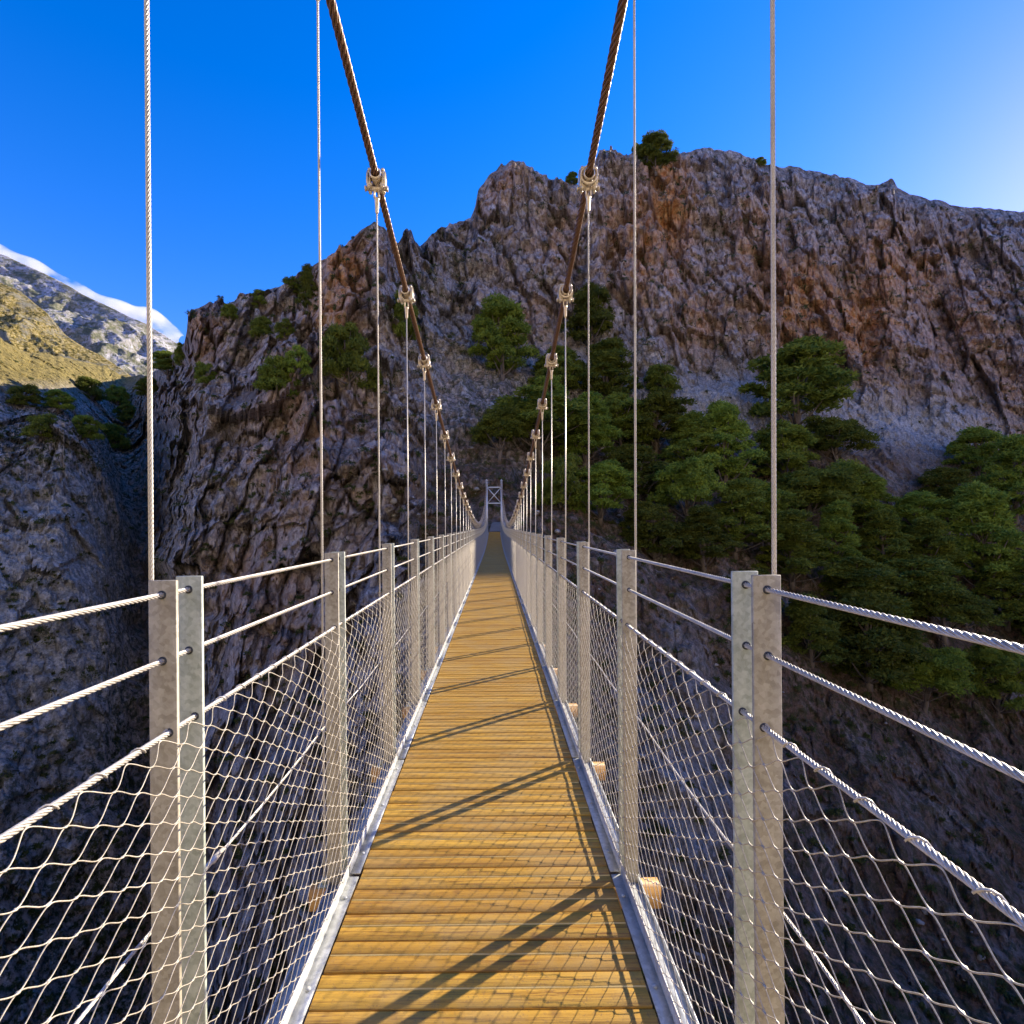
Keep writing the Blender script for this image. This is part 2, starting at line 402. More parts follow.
def build_mountain():
    pxs = np.concatenate([np.arange(-1300, -60, 9.0), np.arange(-60, 90, 1.35), np.arange(90, 204, .7), np.arange(204, 1090, 1.35), np.arange(1090, 2200, 9.0)])
    xs = sorted(COLS); nl = 6
    PY = [np.interp(pxs, [a for a, b in RIDGE], [b for a, b in RIDGE]) + 1.2 * vnoise(pxs / 5, pxs * 0, pxs * 0, 3)]
    YY = [smooth_interp(pxs, xs, [COLS[x][0] for x in xs])]
    for L in range(1, nl):
        PY.append(smooth_interp(pxs, xs, [COLS[x][L][0] for x in xs])); YY.append(smooth_interp(pxs, xs, [COLS[x][L][1] for x in xs]))
    PY = np.array(PY); YY = np.array(YY)
    rows = []; sub = [125, 62, 66, 78, 76, 10]
    # below the last level run down to the gorge bed
    PY = np.vstack([PY, PY[-1:] + 500]); YY = np.vstack([YY, YY[-1:] - 8])
    lv = []
    for L in range(nl):
        for q in range(sub[L]):
            lv.append(L + q / sub[L])
    lv.append(nl)
    lv = np.array(lv)
    py = np.array([[0.0]]) ; 
    li = np.clip(lv.astype(int), 0, nl - 1); fr = (lv - li)[:, None]
    py = PY[li] * (1 - fr) + PY[li + 1] * fr
    yy = YY[li] * (1 - fr) + YY[li + 1] * fr
    # steeper foot of the cliff: stay forward near the top
    px = np.broadcast_to(pxs, py.shape)
    dx, dy = (px - VX) / F, (VY - py) / F
    c, s = math.cos(ROLL), math.sin(ROLL)
    U, W = dx * c + dy * s, -dx * s + dy * c
    we = sstep(110, 150, px) * sstep(240, 200, px) * sstep(.04, .25, lv)[:, None]
    U = U + we * (9 * vnoise(py / 46, px / 300, 0 * px, 5) + 5 * vnoise(py / 17, px / 200, 0 * px, 6) + 2.5 * vnoise(py / 6, px / 90, 0 * px, 7)) / F
    X, Y, Z = U * yy, yy.copy(), W * yy + CAMZ
    # relief: bulges, buttresses, ledges, flutes, rubble
    k1 = fbm(X / 34, Y / 34, Z / 40, 3, 11, .5)
    k2 = fbm(X / 11, Y / 11, Z / 17, 4, 21, .55, True)
    k3 = fbm(X / 3.8, Y / 3.8, Z / 5.5, 4, 31, .6, True)
    k4 = fbm(X / 1.4, Y / 1.4, Z / 1.4, 3, 41, .7)
    led = fbm(X / 26, Y / 26, Z / 3.2 + .06 * X / 3.2, 3, 51, .55)
    k5 = fbm(X / 5, Y / 5, Z / 5, 4, 61, .6)
    cliff = sstep(1.25, .7, lv)[:, None] * np.ones_like(X)
    leftcl = sstep(460, 380, px) * sstep(140, 175, px)       # the left wall is cliff all the way down
    cl = np.maximum(cliff, leftcl)
    cl = np.maximum(cl, sstep(120, 60, px) * .45)
    edge = sstep(0, .10, lv)[:, None]
    near = sstep(2, 7, np.hypot(X - 0, (Y - 53.2)))            # flat where the bridge lands
    b1 = np.abs(fbm(X / 7 + k1, Y / 7, Z / 8 + k2, 4, 81, .55)); b2 = np.abs(fbm(X / 2.6 + k2, Y / 2.6, Z / 3.6, 4, 91, .6))
    tw = (Z + .18 * X + 3 * k1 + 1.2 * k2) / 5.5; stepz = (tw - np.floor(tw)); stepz = sstep(0, .22, stepz) - stepz      # ledges
    v0, e0 = blocks(X / 12 + .12 * k2, Y / 14, Z / 24 + .12 * k2, 221); v1, e1 = blocks(X / 5 + .10 * k3, Y / 6, Z / 9.5 + .10 * k3, 201); v2, e2 = blocks(X / 1.9 + .12 * k4, Y / 2.1, Z / 2.8 + .12 * k4, 211)
    d = (k1 * 7.5 + k2 * (2.0 + 1.9 * cl) + k3 * (.5 + .45 * cl) + k4 * (.35 + .25 * cl) + led * 2.4 * cl + k5 * 1.6 + b1 * (.8 + 2.2 * cl) + b2 * (.5 + .3 * cl) + v0 * (.3 + 3.4 * cl) + v1 * (.25 + 2.1 * cl) + v2 * (.28 + .62 * cl) - (1 - sstep(0, .12, e1)) * .9 * cl - (1 - sstep(0, .16, e2)) * .35 + stepz * (.3 + 2.4 * cl) * (.6 + k1)) * (.10 + .90 * edge)
    d = d * near * (1 - .75 * sstep(170, 120, px) * sstep(440, 390, py))
    rad = np.sqrt(U * U + 1)
    X = X - d * U / rad * .8; Y = Y - d / rad * .8
    Z = Z + d * .18 * (1 - cl) + k4 * .25 * edge * near
    Z = Z + (k5 * 1.1 + k2 * .9) * near * (1 - cliff) * edge
    zf = -58 + 2.5 * fbm(X / 12, Y / 12, 0 * X, 4, 71)
    Z = np.maximum(Z, zf)
    # back of the mountain
    ex = []
    for a, b in ((6, -.5), (16, -4), (40, -16), (90, -50), (170, -90)):
        ex.append(np.stack([X[0] + U[0] * a * .9, Y[0] + a, np.maximum(Z[0] + b + 1.0 * k2[0], -60)], -1))
    P = np.stack([X, Y, Z], -1)
    # ---- attributes
    def blob(cx, cy, rx, ry, p=2.0):
        return np.exp(-(np.abs((px - cx) / rx) ** p + np.abs((py - cy) / ry) ** p))
    org = np.zeros_like(X)
    for b in ((345,275,24,45,1.0),(335,320,30,30,.7),(668,225,26,70,1.0),(640,255,18,60,.9),(615,250,18,60,.5),(700,330,40,50,.45),(800,310,60,50,.9),(860,330,50,60,.95),(900,280,70,50,.7),
              (960,330,60,70,.55),(760,260,40,60,.5),(1000,400,60,60,.5),(885,400,60,30,.6),(500,190,25,22,.55),(535,330,40,40,.35),(200,340,18,30,.7),(150,410,20,22,.55),(310,450,70,90,.3),(560,250,30,40,.35),(260,600,60,60,.35)):
        org = np.maximum(org, b[4] * blob(b[0], b[1], b[2], b[3]))
    scr = 1.5 * blob(890, 455, 62, 42) + .9 * blob(720, 400, 70, 28) + .6 * blob(830, 400, 70, 18) + .6 * blob(960, 430, 60, 30) + .5 * blob(560, 360, 50, 40) + .4 * blob(700, 620, 60, 40) + 1.0 * blob(690, 790, 70, 150) + .3 * blob(440, 350, 40, 60) + .35 * blob(900, 860, 110, 90) + .7*blob(40,620,110,130)+.5*blob(60,520,110,90)+.45*blob(60,700,110,200)
    slopeness = 1 - cl
    soil = slopeness * sstep(420, 480, py) * .95 * (1 - .5 * blob(690, 800, 80, 160)) 
    soil = soil * (1 - .85 * sstep(170, 110, px))
    veg = slopeness * .75 + .30 * cl * sstep(.05, .0, np.abs(led)) + .55 * sstep(.09, .01, lv)[:, None] + .38 * sstep(150, 115, px) + .25 * sstep(200, 160, px)
    veg = veg + .8 * sstep(160, 130, px) * sstep(385, 400, py) * sstep(490, 450, py)
    veg = veg * (1 - .6 * np.clip(scr, 0, 1)) + .35 * blob(430, 300, 40, 70) + .3 * blob(180, 480, 60, 80)
    grs = sstep(175, 120, px) * sstep(405, 375, py)
    at = dict(joint=np.maximum((1 - sstep(0, .10, e1)) * cl, (1 - sstep(0, .12, e2)) * .8), block=np.clip(.5 + .28 * v1 + .22 * v2, 0, 1), grass=grs, orange=org, scree=np.clip(scr, 0, 1), soil=np.clip(soil, 0, 1), veg=np.clip(veg, 0, 1))
    P = np.concatenate([np.array(ex[::-1]), P], 0)
    pad = len(ex)
    at = {k: np.concatenate([np.repeat(a[:1], pad, 0), a], 0) for k, a in at.items()}
    return sheet('mountain_terrain', P, M['terrain'], at)
mountain, MV, MF = build_mountain()
BVH = BVHTree.FromPolygons(MV.tolist(), MF.tolist())
def hit(px, py):
    u, w = ray(px, py)
    h = BVH.ray_cast(Vector((0, 0, CAMZ)), Vector((u, 1, w)).normalized())
    return h[0], h[1]

# far sunlit slope and far limestone mountain
def build_far(name, mat, pts, ydist, zdrop, rough, seed, cols=420, rows=150):
    pts = [p for p in pts if p[0] >= -300]
    pxs = np.linspace(pts[0][0], pts[-1][0], cols)
    top = np.interp(pxs, [p[0] for p in pts], [p[1] for p in pts])
    t = np.linspace(0, 1, rows)[:, None]
    dx = (pxs - VX) / F; dy = (VY - top) / F
    c, s = math.cos(ROLL), math.sin(ROLL)
    U, W = dx * c + dy * s, -dx * s + dy * c
    Yr = ydist(pxs)
    X0, Yt, Zt = U * Yr, Yr, W * Yr + CAMZ
    run = zdrop * .95
    Xc = X0 + 0 * t; Yc = Yt - t * run; Zc = Zt - t * zdrop
    sc = rough * 4.5
    n = fbm(Xc / sc, Yc / sc, Zc / sc, 7, seed, .55, True) ; n2 = fbm(Xc / sc / 3, Yc / sc / 3, Zc / sc / 3, 4, seed + 9, .6)
    e = sstep(0, .08, t)
    Zc = Zc + (n * rough + n2 * rough * .35) * (.12 + .88 * e); Yc = Yc - n * rough * .8 * e
    back = np.stack([X0 * 1.3, Yt * 1.3, Zt - zdrop * .5], -1)[None]
    P = np.concatenate([back, np.stack([Xc, Yc, Zc], -1)], 0)
    ob, _, _ = sheet(name, P, mat)
    return ob
build_far('far_mountain', M['far'], [(-900,60),(-300,150),(-120,212),(0,254),(30,266),(60,281),(90,297),(115,309),(140,322),(160,333),(180,346),(200,360),(260,385),(420,420)],
          lambda p: 900 + 0 * p, 520, 48, 101, 560, 260)
build_far('grass_slope', M['slope'], [(-900,110),(-300,180),(-80,238),(0,283),(20,292),(45,312),(65,335),(85,349),(100,356),(125,372),(150,392),(200,420),(300,450)],
          lambda p: 330 + 0 * p, 190, 11, 131, 560, 260)

# valley floor reaching the horizon
t = NT('valley_ground'); o = t.obj()
gmat = t.done(t.mix(t.noise(o, .02, 8, .6), (.08, .08, .04), (.24, .2, .14)), .95)
g = MB(); g.add([[-6000, -6000, -63], [6000, -6000, -63], [6000, 6000, -63], [-6000, 6000, -63]], [[0, 1, 2, 3]])
tag(g.build('ground', gmat), kind='structure')

def near_side():  # unseen hillside added behind the camera, pale and tall to bounce warm sunlight
    xs = np.linspace(-170, 170, 240); prof = [(9, -60), (4, -30), (-1, -9), (-5.6, -.4), (-7.5, -.2), (-12, 5), (-24, 22), (-44, 54), (-70, 88), (-110, 120)]
    L = np.linspace(0, len(prof) - 1, 170); Yp = np.interp(L, range(len(prof)), [p[0] for p in prof]); Zp = np.interp(L, range(len(prof)), [p[1] for p in prof])
    X = np.broadcast_to(xs, (170, 240)).copy(); Y = np.repeat(Yp[:, None], 240, 1) - .0016 * X ** 2 * .3; Z = np.repeat(Zp[:, None], 240, 1)
    w = sstep(2, 9, np.hypot(X, Y + 6.5))
    n = fbm(X / 17, Y / 17, Z / 17, 5, 301, .6, True); Y = Y - n * 3.0 * w; Z = Z + fbm(X / 8, Y / 8, Z / 8, 4, 311) * 1.5 * w
    P = np.stack([X, Y, Z], -1)[::-1]
    t = NT('near_hillside_rock'); o = t.obj(); a = t.noise(o, .5, 7, .7); b = t.noise(o, 2.5, 6, .75)
    m = t.done(t.mix(t.ramp(a, (.40, 0.0), (.6, 1.0)), t.mix(b, (.32, .28, .15), (.56, .46, .24)), t.mix(b, (.46, .39, .30), (.80, .71, .57))), .95, 0, t.bump(b, .8, .3))
    sheet('near_hillside', P, m)
near_side()

# ------------------------------------------------------------------ bridge
YE = 53.0
KMIN, KMAX = -4, 44
def dz(y):
    y = np.asarray(y, float)
    return np.where(y > 25, .84 * ((y - 25) / 25.5) ** 2, 0.0)
def cz(y): return 1.74 + .0054 * (np.asarray(y, float) - 24) ** 2
def zd(y): return float(dz(y))
bridge = tag(empty('suspension_bridge', (CX, 0, 0)), 'narrow suspension footbridge of golden boards and steel mesh railings hung from two brown cables', 'footbridge')
def hx(s): return .738 if s < 0 else .696
PXC = {-1: .677, 1: .660}
HXT = {-1: .734, 1: .722}
ECX = {-1: .664, 1: .650}

# deck: separate boards with bevelled edges and a groove down the middle
def build_deck():
    mb = MB(); n0, n1 = -38, int(YE / PITCH)
    prof = [(.004, -.034), (.004, -.004), (.0075, 0), (.058, 0), (.0605, -.0035), (.064, -.0042), (.078, -.0042), (.0815, -.0035), (.084, 0), (.1345, 0), (.138, -.004), (.138, -.034)]
    prof = [(.003, -.034), (.003, -.002), (.005, 0), (.0685, 0), (.0693, -.0009), (.0737, -.0009), (.0745, 0), (.1365, 0), (.1385, -.002), (.1385, -.034)]
    k = len(prof); pr = np.array(prof)
    for i in range(n0, n1):
        y0 = i * PITCH; a = rng.uniform(-.0035, .0035); b = rng.uniform(-.002, .002); sk = rng.uniform(-.0015, .0015)
        xl = -.574 + rng.uniform(-.003, .003); xr = .574 + rng.uniform(-.003, .003)
        z = zd(y0) + a * .4
        vl = np.c_[np.full(k, xl), y0 + pr[:, 0] + sk, pr[:, 1] + z + b]; vr = np.c_[np.full(k, xr), y0 + pr[:, 0] - sk, pr[:, 1] + z - b]
        f = [[q, q + 1, k + q + 1, k + q] for q in range(k - 1)]
        mb.add(np.r_[vl, vr], f)
    return mb.build('deck', M['deck'], bridge)
build_deck()

# kerb channels, one length per bay, on both sides
def kerb(k, s):
    mb = MB(); y0 = Y0 + (k - 1) * S + .012; y1 = Y0 + k * S - .012; L = y1 - y0; yc = (y0 + y1) / 2; z0 = zd(yc)
    sl = (zd(y1) - zd(y0)) / L; mat = Matrix.Rotation(math.atan(sl), 3, 'X')
    def bx(x0, x1, za, zb): mb.box((s * (x0 + x1) / 2, yc, z0 + (za + zb) / 2), (x1 - x0, L, zb - za), 0, mat)
    bx(.578, .622, .0035, .0095)      # flange over the board ends
    bx(.622, .628, -.05, .052)        # web
    bx(.628, .692, -.004, .002)       # floor of the channel
    bx(.692, .698, -.05, .014)        # outer lip
    for q in (.12, .5, .88):          # bolt heads on the flange
        mb.tube([(s * .600, y0 + L * q, z0 + .008), (s * .600, y0 + L * q, z0 + .0155)], .010, 6)
    return mb.build('kerb_channel', M['galv_beam'], bridge)
for k in range(KMIN + 1, KMAX + 1):
    for s in (-1, 1): kerb(k, s)

# cross beams
for k in range(KMIN, KMAX + 1):
    y = Y0 + k * S; z = zd(y)
    mb = MB(); mb.box((0, y, z - .085), (1.60, .062, .100)); b = mb.build('cross_beam', M['beamwood'], bridge)
    if -1 <= k < 9:
        for s in (-1, 1):
            bm = MB(); bm.tube([(s * PXC[s], y - .062, z - .08), (s * PXC[s], y + .062, z - .08)], .011, 6); bm.build('bolt', M['galv'], b)
            bm = MB(); bm.box((s * hx(s), y, z - .0325), (.05, .05, .005)); bm.tube([(s * hx(s), y, z - .035), (s * hx(s), y, z + .0)], .013, 6)
            bm.build('hanger_seat', M['galv'], b)

# posts: two flat steel bars either side of the cross beam
def post(k, s):
    y = Y0 + k * S; z = zd(y)
    root = empty('railing_post', (s * PXC[s], y, z)); root.parent = bridge
    for dy in (-.045, .045):
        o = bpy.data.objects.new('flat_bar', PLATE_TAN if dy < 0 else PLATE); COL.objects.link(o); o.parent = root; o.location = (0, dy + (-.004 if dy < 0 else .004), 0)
        o.rotation_euler = (0, 0, 0)
        if -1 <= k <= 5:
            for gi, (zz, me) in enumerate(((1.462, GROM), (1.316, GROM), (1.158, GROM))):
                g = bpy.data.objects.new('cable_grommet', me); COL.objects.link(g); g.parent = o; g.location = (s * (ECX[s] - PXC[s]) if gi == 2 else 0, 0, zz)
    return root
_m = MB()
for a in (1,):
    w, th, zt, zb, bv = .031, .005, 1.494, -.14, .0015
    ring = [(-w, -th + bv), (-w + bv, -th), (w - bv, -th), (w, -th + bv), (w, th - bv), (w - bv, th), (-w + bv, th), (-w, th - bv)]
    v = [(x, y, zb) for x, y in ring] + [(x, y, zt - .001) for x, y in ring] + [(x * .97, y * .7, zt) for x, y in ring]
    _m.add(v, [[i, (i + 1) % 8, 8 + (i + 1) % 8, 8 + i] for i in range(8)] + [[8 + i, 8 + (i + 1) % 8, 16 + (i + 1) % 8, 16 + i] for i in range(8)] + [[16, 17, 18, 19], [16, 19, 20, 23], [20, 21, 22, 23]])
_o = _m.build('flat_bar', M['galv']); PLATE = _o.data; bpy.data.objects.remove(_o)
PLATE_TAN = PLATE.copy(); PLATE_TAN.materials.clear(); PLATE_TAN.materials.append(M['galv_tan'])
_m = MB()
_m.tube([(0, -.0068, 0), (0, .0068, 0)], .0098, 12)
_o = _m.build('cable_grommet', M['dark']); GROM = _o.data; bpy.data.objects.remove(_o)
for k in range(KMIN, KMAX + 1):
    for s in (-1, 1):
        post(k, s)

# railing wires
def along(y0, y1, step=.6):
    return np.arange(y0, y1 + step, step)
def wire(name, s, x, z, r, rope_to, mat='inox', pitch=.075, sag=0.0):
    mb = MB()
    y = along(-4.7, rope_to, .2)
    mb.rope(np.c_[np.full(len(y), s * x), y, z + dz(y) - sag * (1 - (2 * (((y - Y0) / S) % 1) - 1) ** 2)], r, 6, pitch, 5, 0, .007)
    y = along(rope_to, Y0 + KMAX * S, .39)
    mb.tube(np.c_[np.full(len(y), s * x), y, z + dz(y) - sag * (1 - (2 * (((y - Y0) / S) % 1) - 1) ** 2)], r, 6)
    return mb.build(name, M[mat], bridge, True)
for s in (-1, 1):
    wire('railing_wire', s, PXC[s], 1.462, .0062, 3.6)
    wire('railing_wire', s, PXC[s], 1.316, .0062, 3.6)
    o = wire('stiffening_wire', s, .728, .70, .0042, 2.6, sag=.02)
    # turnbuckle at the first post
    mb = MB(); yy = Y0 + S + .12
    mb.tube([(s * .728, yy, .695), (s * .728, yy + .02, .695), (s * .728, yy + .03, .694), (s * .728, yy + .10, .692), (s * .728, yy + .11, .69), (s * .728, yy + .16, .69)], [.005, .009, .007, .007, .010, .005], 8)
    mb.build('turnbuckle', M['inox'], o, True)
# net with its edge cables
CY, CZC = .104, .0590
NZT, NZB = 1.158, .066
def netx(z, base):      # lateral place of the net: hangs from the edge cable, runs just inside the posts
    h = z - base
    return .6255 + (ECX[SIDE] - .6275) * np.exp(-((NZT - h) / .035)) - .004 * np.clip((.5 - h) / .5, 0, 1)
SIDE = 1
def build_net(s):
    global SIDE
    SIDE = s
    mb = MB(); rows = int(round((NZT - NZB) / (CZC / 2)))
    zt = NZT - .004; hz = (zt - NZB) / rows
    wob = rng.uniform(-.0016, .0016, (rows + 1, 1200)); woy = rng.uniform(-.0022, .0022, (rows + 1, 1200))
    lowf = np.interp(np.arange(1200), np.arange(0, 1200, 9), rng.uniform(-.004, .004, len(np.arange(0, 1200, 9))))
    j0 = -90; jn = int((Y0 + KMAX * S) / (CY / 2))
    def node(lv, j):
        yy = j * CY / 2
        return yy + woy[lv, j - j0], NZB + lv * hz + (wob[lv, j - j0] + lowf[(j - j0)] * .5 * (1 if 0 < lv < rows else 0))
    for r in range(rows):            # wire r wanders between level r and r+1; neighbours meet at shared nodes
        ys, zs, rs = [], [], []
        for j in range(j0, jn):
            a = r + ((j + r) % 2); b = r + ((j + 1 + r) % 2)
            ya, za = node(a, j); yb, zb = node(b, j + 1)
            if ya < -1.2: tt = (0, .5)
            elif ya < 4: tt = (0, .09, .18, .32, .5, .68, .82, .91)
            elif ya < 9: tt = (0, .15, .5, .85)
            elif ya < 18: tt = (0, .5)
            else: tt = (0,)
            for t_ in tt:
                st = t_ * t_ * (3 - 2 * t_); st = st * st * (3 - 2 * st) if False else st
                e = .78 * st + .22 * t_
                ys.append(ya + (yb - ya) * t_); zs.append(za + (zb - za) * e)
                nr = min(t_, 1 - t_)
                rs.append(.00118 + (.0013 if nr < .1 else .0) * (1 - nr / .1) if ya < 9 else .0018)
        ys = np.array(ys); zs = np.array(zs); rs = np.array(rs); base = dz(ys)
        x = s * (netx(zs, 0) + (0.0009 * ((r % 2) * 2 - 1)))
        P = np.c_[x, ys, zs + base]
        i1 = np.searchsorted(ys, 4.5); i2 = np.searchsorted(ys, 14)
        mb.tube(P[:i1 + 1], rs[:i1 + 1], 5, 0, False); mb.tube(P[i1:i2 + 1], rs[i1:i2 + 1], 4, 0, False); mb.tube(P[i2:], rs[i2:] * 1.0, 3, 0, False)
    net = mb.build('safety_net', M['net'], bridge, True)
    # upper edge cable with the loops that carry the net
    mb = MB(); y = along(-4.7, 4, .2)
    mb.rope(np.c_[np.full(len(y), s * ECX[s]), y, NZT + dz(y)], .0068, 6, .06, 5, 0, .006)
    y = along(4, Y0 + KMAX * S, .39); mb.tube(np.c_[np.full(len(y), s * ECX[s]), y, NZT + dz(y)], .0068, 6)
    j = np.arange(-44, int(14 / CY))
    for q in j:
        yy = q * CY; th = np.linspace(0, 2 * PI, 9)
        mb.tube(np.c_[s * (ECX[s] + .0085 * np.cos(th)), yy + .022 * th / PI - .022, NZT + float(dz(yy)) + .0085 * np.sin(th)], .0021, 4, 0, False)
    mb.build('edge_cable', M['inox'], net, True)
    # lower edge cable laced to the kerb
    mb = MB(); y = along(-4.7, Y0 + KMAX * S, .39); mb.tube(np.c_[np.full(len(y), s * .6205), y, NZB + dz(y)], .004, 5)
    y = np.arange(-4.6, 16, .008); ph = y / CY * 2 * PI
    mb.tube(np.c_[s * (.6235 + .005 * np.cos(ph)), y, .059 + .014 * np.sin(ph)], .0017, 4, 0, False)
    mb.build('lacing_cable', M['inox'], net, True)
for s in (-1, 1): build_net(s)

# main cables, clamps, hangers
def clamp_mesh():
    mb = MB()
    def ring(y0, y1, r0, r1, n=16): mb.tube([(0, y0, 0), (0, y0 + .004, 0), (0, y1 - .004, 0), (0, y1, 0)], [r0 * .8, r0, r1, r1 * .8], n)
    ring(-.045, -.028, .036, .036); ring(.028, .045, .036, .036); ring(-.03, .03, .031, .031)      # collar round the cable
    for s in (-1, 1):
        th = np.linspace(0, PI, 9)          # cheek plates, rounded
        for (x0, w) in ((s * .052, .009),):
            pr = [(0.034 * math.sin(a), -.012 + .05 * math.cos(a)) for a in th] 
            out = [(y, z) for y, z in pr] + [(-y, z) for y, z in pr[::-1][1:-1]]
            n = len(out); v = [(x0 - w / 2, y, z) for y, z in out] + [(x0 + w / 2, y, z) for y, z in out]
            mb.add(v, [[i, (i + 1) % n, n + (i + 1) % n, n + i] for i in range(n)] + [[0, i, i + 1, i + 1] for i in range(1, n - 1)] + [[n, n + i + 1, n + i, n + i] for i in range(1, n - 1)])
        mb.box((s * .040, 0, .022), (.028, .05, .018)); mb.box((s * .040, 0, -.050), (.030, .046, .018))
        for yy in (-.019, .019):
            mb.tube([(s * .040, yy, -.078), (s * .040, yy, .048)], .0065, 8)      # bolts
            mb.tube([(s * .040, yy, .031), (s * .040, yy, .043)], .012, 6); mb.tube([(s * .040, yy, -.072), (s * .040, yy, -.060)], .012, 6)
    th = np.linspace(0, 2 * PI, 15)
    mb.tube(np.c_[.050 * np.cos(th), 0 * th + .030, -.004 + .046 * np.sin(th)], .0075, 7, 0, False)       # round bow
    mb.tube([(-.062, 0, -.062), (.062, 0, -.062)], .011, 8)                                                # pin
    for s in (-1, 1): mb.tube([(s * .062, 0, -.062), (s * .070, 0, -.062)], .016, 6)
    return mb
_o = clamp_mesh().build('cable_clamp', M['cast'], None, False); CLAMP = _o.data; bpy.data.objects.remove(_o)
def socket_mesh():
    mb = MB()
    for s in (-1, 1): mb.box((s * .016, 0, -.035), (.008, .026, .070))
    mb.tube([(0, 0, -.062), (0, 0, -.072), (0, 0, -.078), (0, 0, -.16), (0, 0, -.175)], [.010, .019, .0155, .012, .007], 12)
    return mb
_o = socket_mesh().build('hanger_socket', M['cast'], None, False); SOCK = _o.data; bpy.data.objects.remove(_o)
for s in (-1, 1):
    mb = MB()
    y = along(-4.5, 12, .3); mb.rope(np.c_[np.full(len(y), s * HXT[s]), y, cz(y)], .0245, 6, .28, 7, 0, .016)
    y = along(12, YE + .1, .585); xx = s * (HXT[s] + 0 * y)
    mb.rope(np.c_[xx, y, cz(y)], .0245, 6, .28, 5, 0, .05)
    cab = mb.build('main_cable', M['cable'], bridge, True)
    for k in range(KMIN, KMAX + 1):
        yk = Y0 + k * S; zk = float(cz(yk)); zb = zd(yk)
        if zk - zb < .3: continue
        o = bpy.data.objects.new('cable_clamp', CLAMP); COL.objects.link(o); o.parent = cab; o.location = (s * HXT[s], yk, zk); o.scale = (1.12, 1.3, 1.2)
        o.rotation_euler = (math.atan(2 * .0054 * (yk - 24)) * .6, 0, rng.uniform(-.12, .12) + (PI if s > 0 else 0))
        mb = MB(); p = [(s * hx(s), yk, zb - .03), (s * HXT[s], yk, zk - .06 - .12)]
        if 0 <= k <= 3: mb.rope(p, .0056, 6, .07, 5, 0, .007)
        else: mb.tube(p, .0056, 6)
        h = mb.build('hanger', M['inox'], bridge, True)
        so = bpy.data.objects.new('hanger_socket', SOCK); COL.objects.link(so); so.parent = h; so.location = (s * HXT[s], yk, zk - .066)

# far tower
tw = empty('tower', (0, YE, zd(YE))); tw.parent = bridge
for s in (-1, 1):
    mb = MB(); mb.box((s * .76, 0, 1.75), (.18, .22, 7.0)); mb.box((s * .76, 0, 5.28), (.28, .36, .04)); mb.box((s * .76, 0, -1.2), (.5, .6, 1.4))
    mb.tube([(s * .76, -.16, 5.33), (s * .76, 0, 5.38), (s * .76, .16, 5.33)], .06, 8)
    mb.build('leg', M['tower'], tw)
for z in (4.6, 2.95):
    mb = MB(); mb.box((0, 0, z), (1.336, .12, .12)); mb.build('crossbar', M['tower'], tw)
for a in (-1, 1):
    mb = MB(); mb.tube([(-.66 * a, .02 * a, 3.02), (.66 * a, .02 * a, 4.53)], .042, 6); mb.build('diagonal_brace', M['tower'], tw)
# anchor ramp and path past the tower
t = NT('concrete'); o = t.obj(); n_ = t.noise(o, 4, 6, .7)
conc = t.done(t.mix(n_, (.20, .19, .17), (.42, .40, .37)), .9, 0, t.bump(n_, .4, .02))
mb = MB(); mb.box((0, YE + .9, zd(YE) - .9), (2.4, 1.9, 1.75)); ab = mb.build('abutment', conc, bridge)
pp = MB(); n = 12
yy = np.linspace(YE + 1.85, YE + 5, n)
zz = []
for y in yy:
    h = BVH.ray_cast(Vector((CX + (y - YE) * .12, y, 40)), Vector((0, 0, -1)))[0]; zz.append(h.z if h else 1)
zz = np.array(zz); zz = np.maximum(np.convolve(np.r_[zz[0], zz, zz[-1]], [.25, .5, .25], 'valid'), zz) + .12
for i in range(n - 1):
    x0, x1 = CX + (yy[i] - YE) * .12, CX + (yy[i + 1] - YE) * .12
    pp.add([[x0 - .8, yy[i], zz[i]], [x0 + .8, yy[i], zz[i]], [x1 + .8, yy[i + 1], zz[i + 1]], [x1 - .8, yy[i + 1], zz[i + 1]]], [[0, 1, 2, 3]])
t = NT('path_dirt'); o = t.obj(); n_ = t.noise(o, 2, 6, .7)
tag(pp.build('path', t.done(t.mix(n_, (.12, .09, .07), (.28, .23, .18)), .95)), kind='structure')

# ------------------------------------------------------------------ trees
def leaf_cloud(mb, centers, radii, per, size, m=0, seed=0, flat=.75):
    r = np.random.RandomState(seed)
    n = len(centers) * per
    C = np.repeat(centers, per, 0); Rr = np.repeat(radii, per, 0)
    d = r.normal(size=(n, 3)); d /= np.linalg.norm(d, axis=1)[:, None]
    d[:, 2] = np.where(d[:, 2] < -.3, -d[:, 2] * .6, d[:, 2])
    rad = r.uniform(.35, 1.22, n) ** .7
    P = C + d * rad[:, None] * Rr
    a = r.normal(size=(n, 3)); a /= np.linalg.norm(a, axis=1)[:, None]
    a = a + d * .6 + np.array([0, 0, .3]); a /= np.linalg.norm(a, axis=1)[:, None]
    b = np.cross(a, r.normal(size=(n, 3))); b /= np.linalg.norm(b, axis=1)[:, None]
    sz = size * r.uniform(.5, 1.3, n)[:, None]
    V = np.stack([P - b * sz * .28, P + b * sz * .28, P + a * sz], 1).reshape(-1, 3)
    Fc = np.arange(n * 3).reshape(-1, 3)
    mb.add(V, np.c_[Fc, Fc[:, 2]], m)
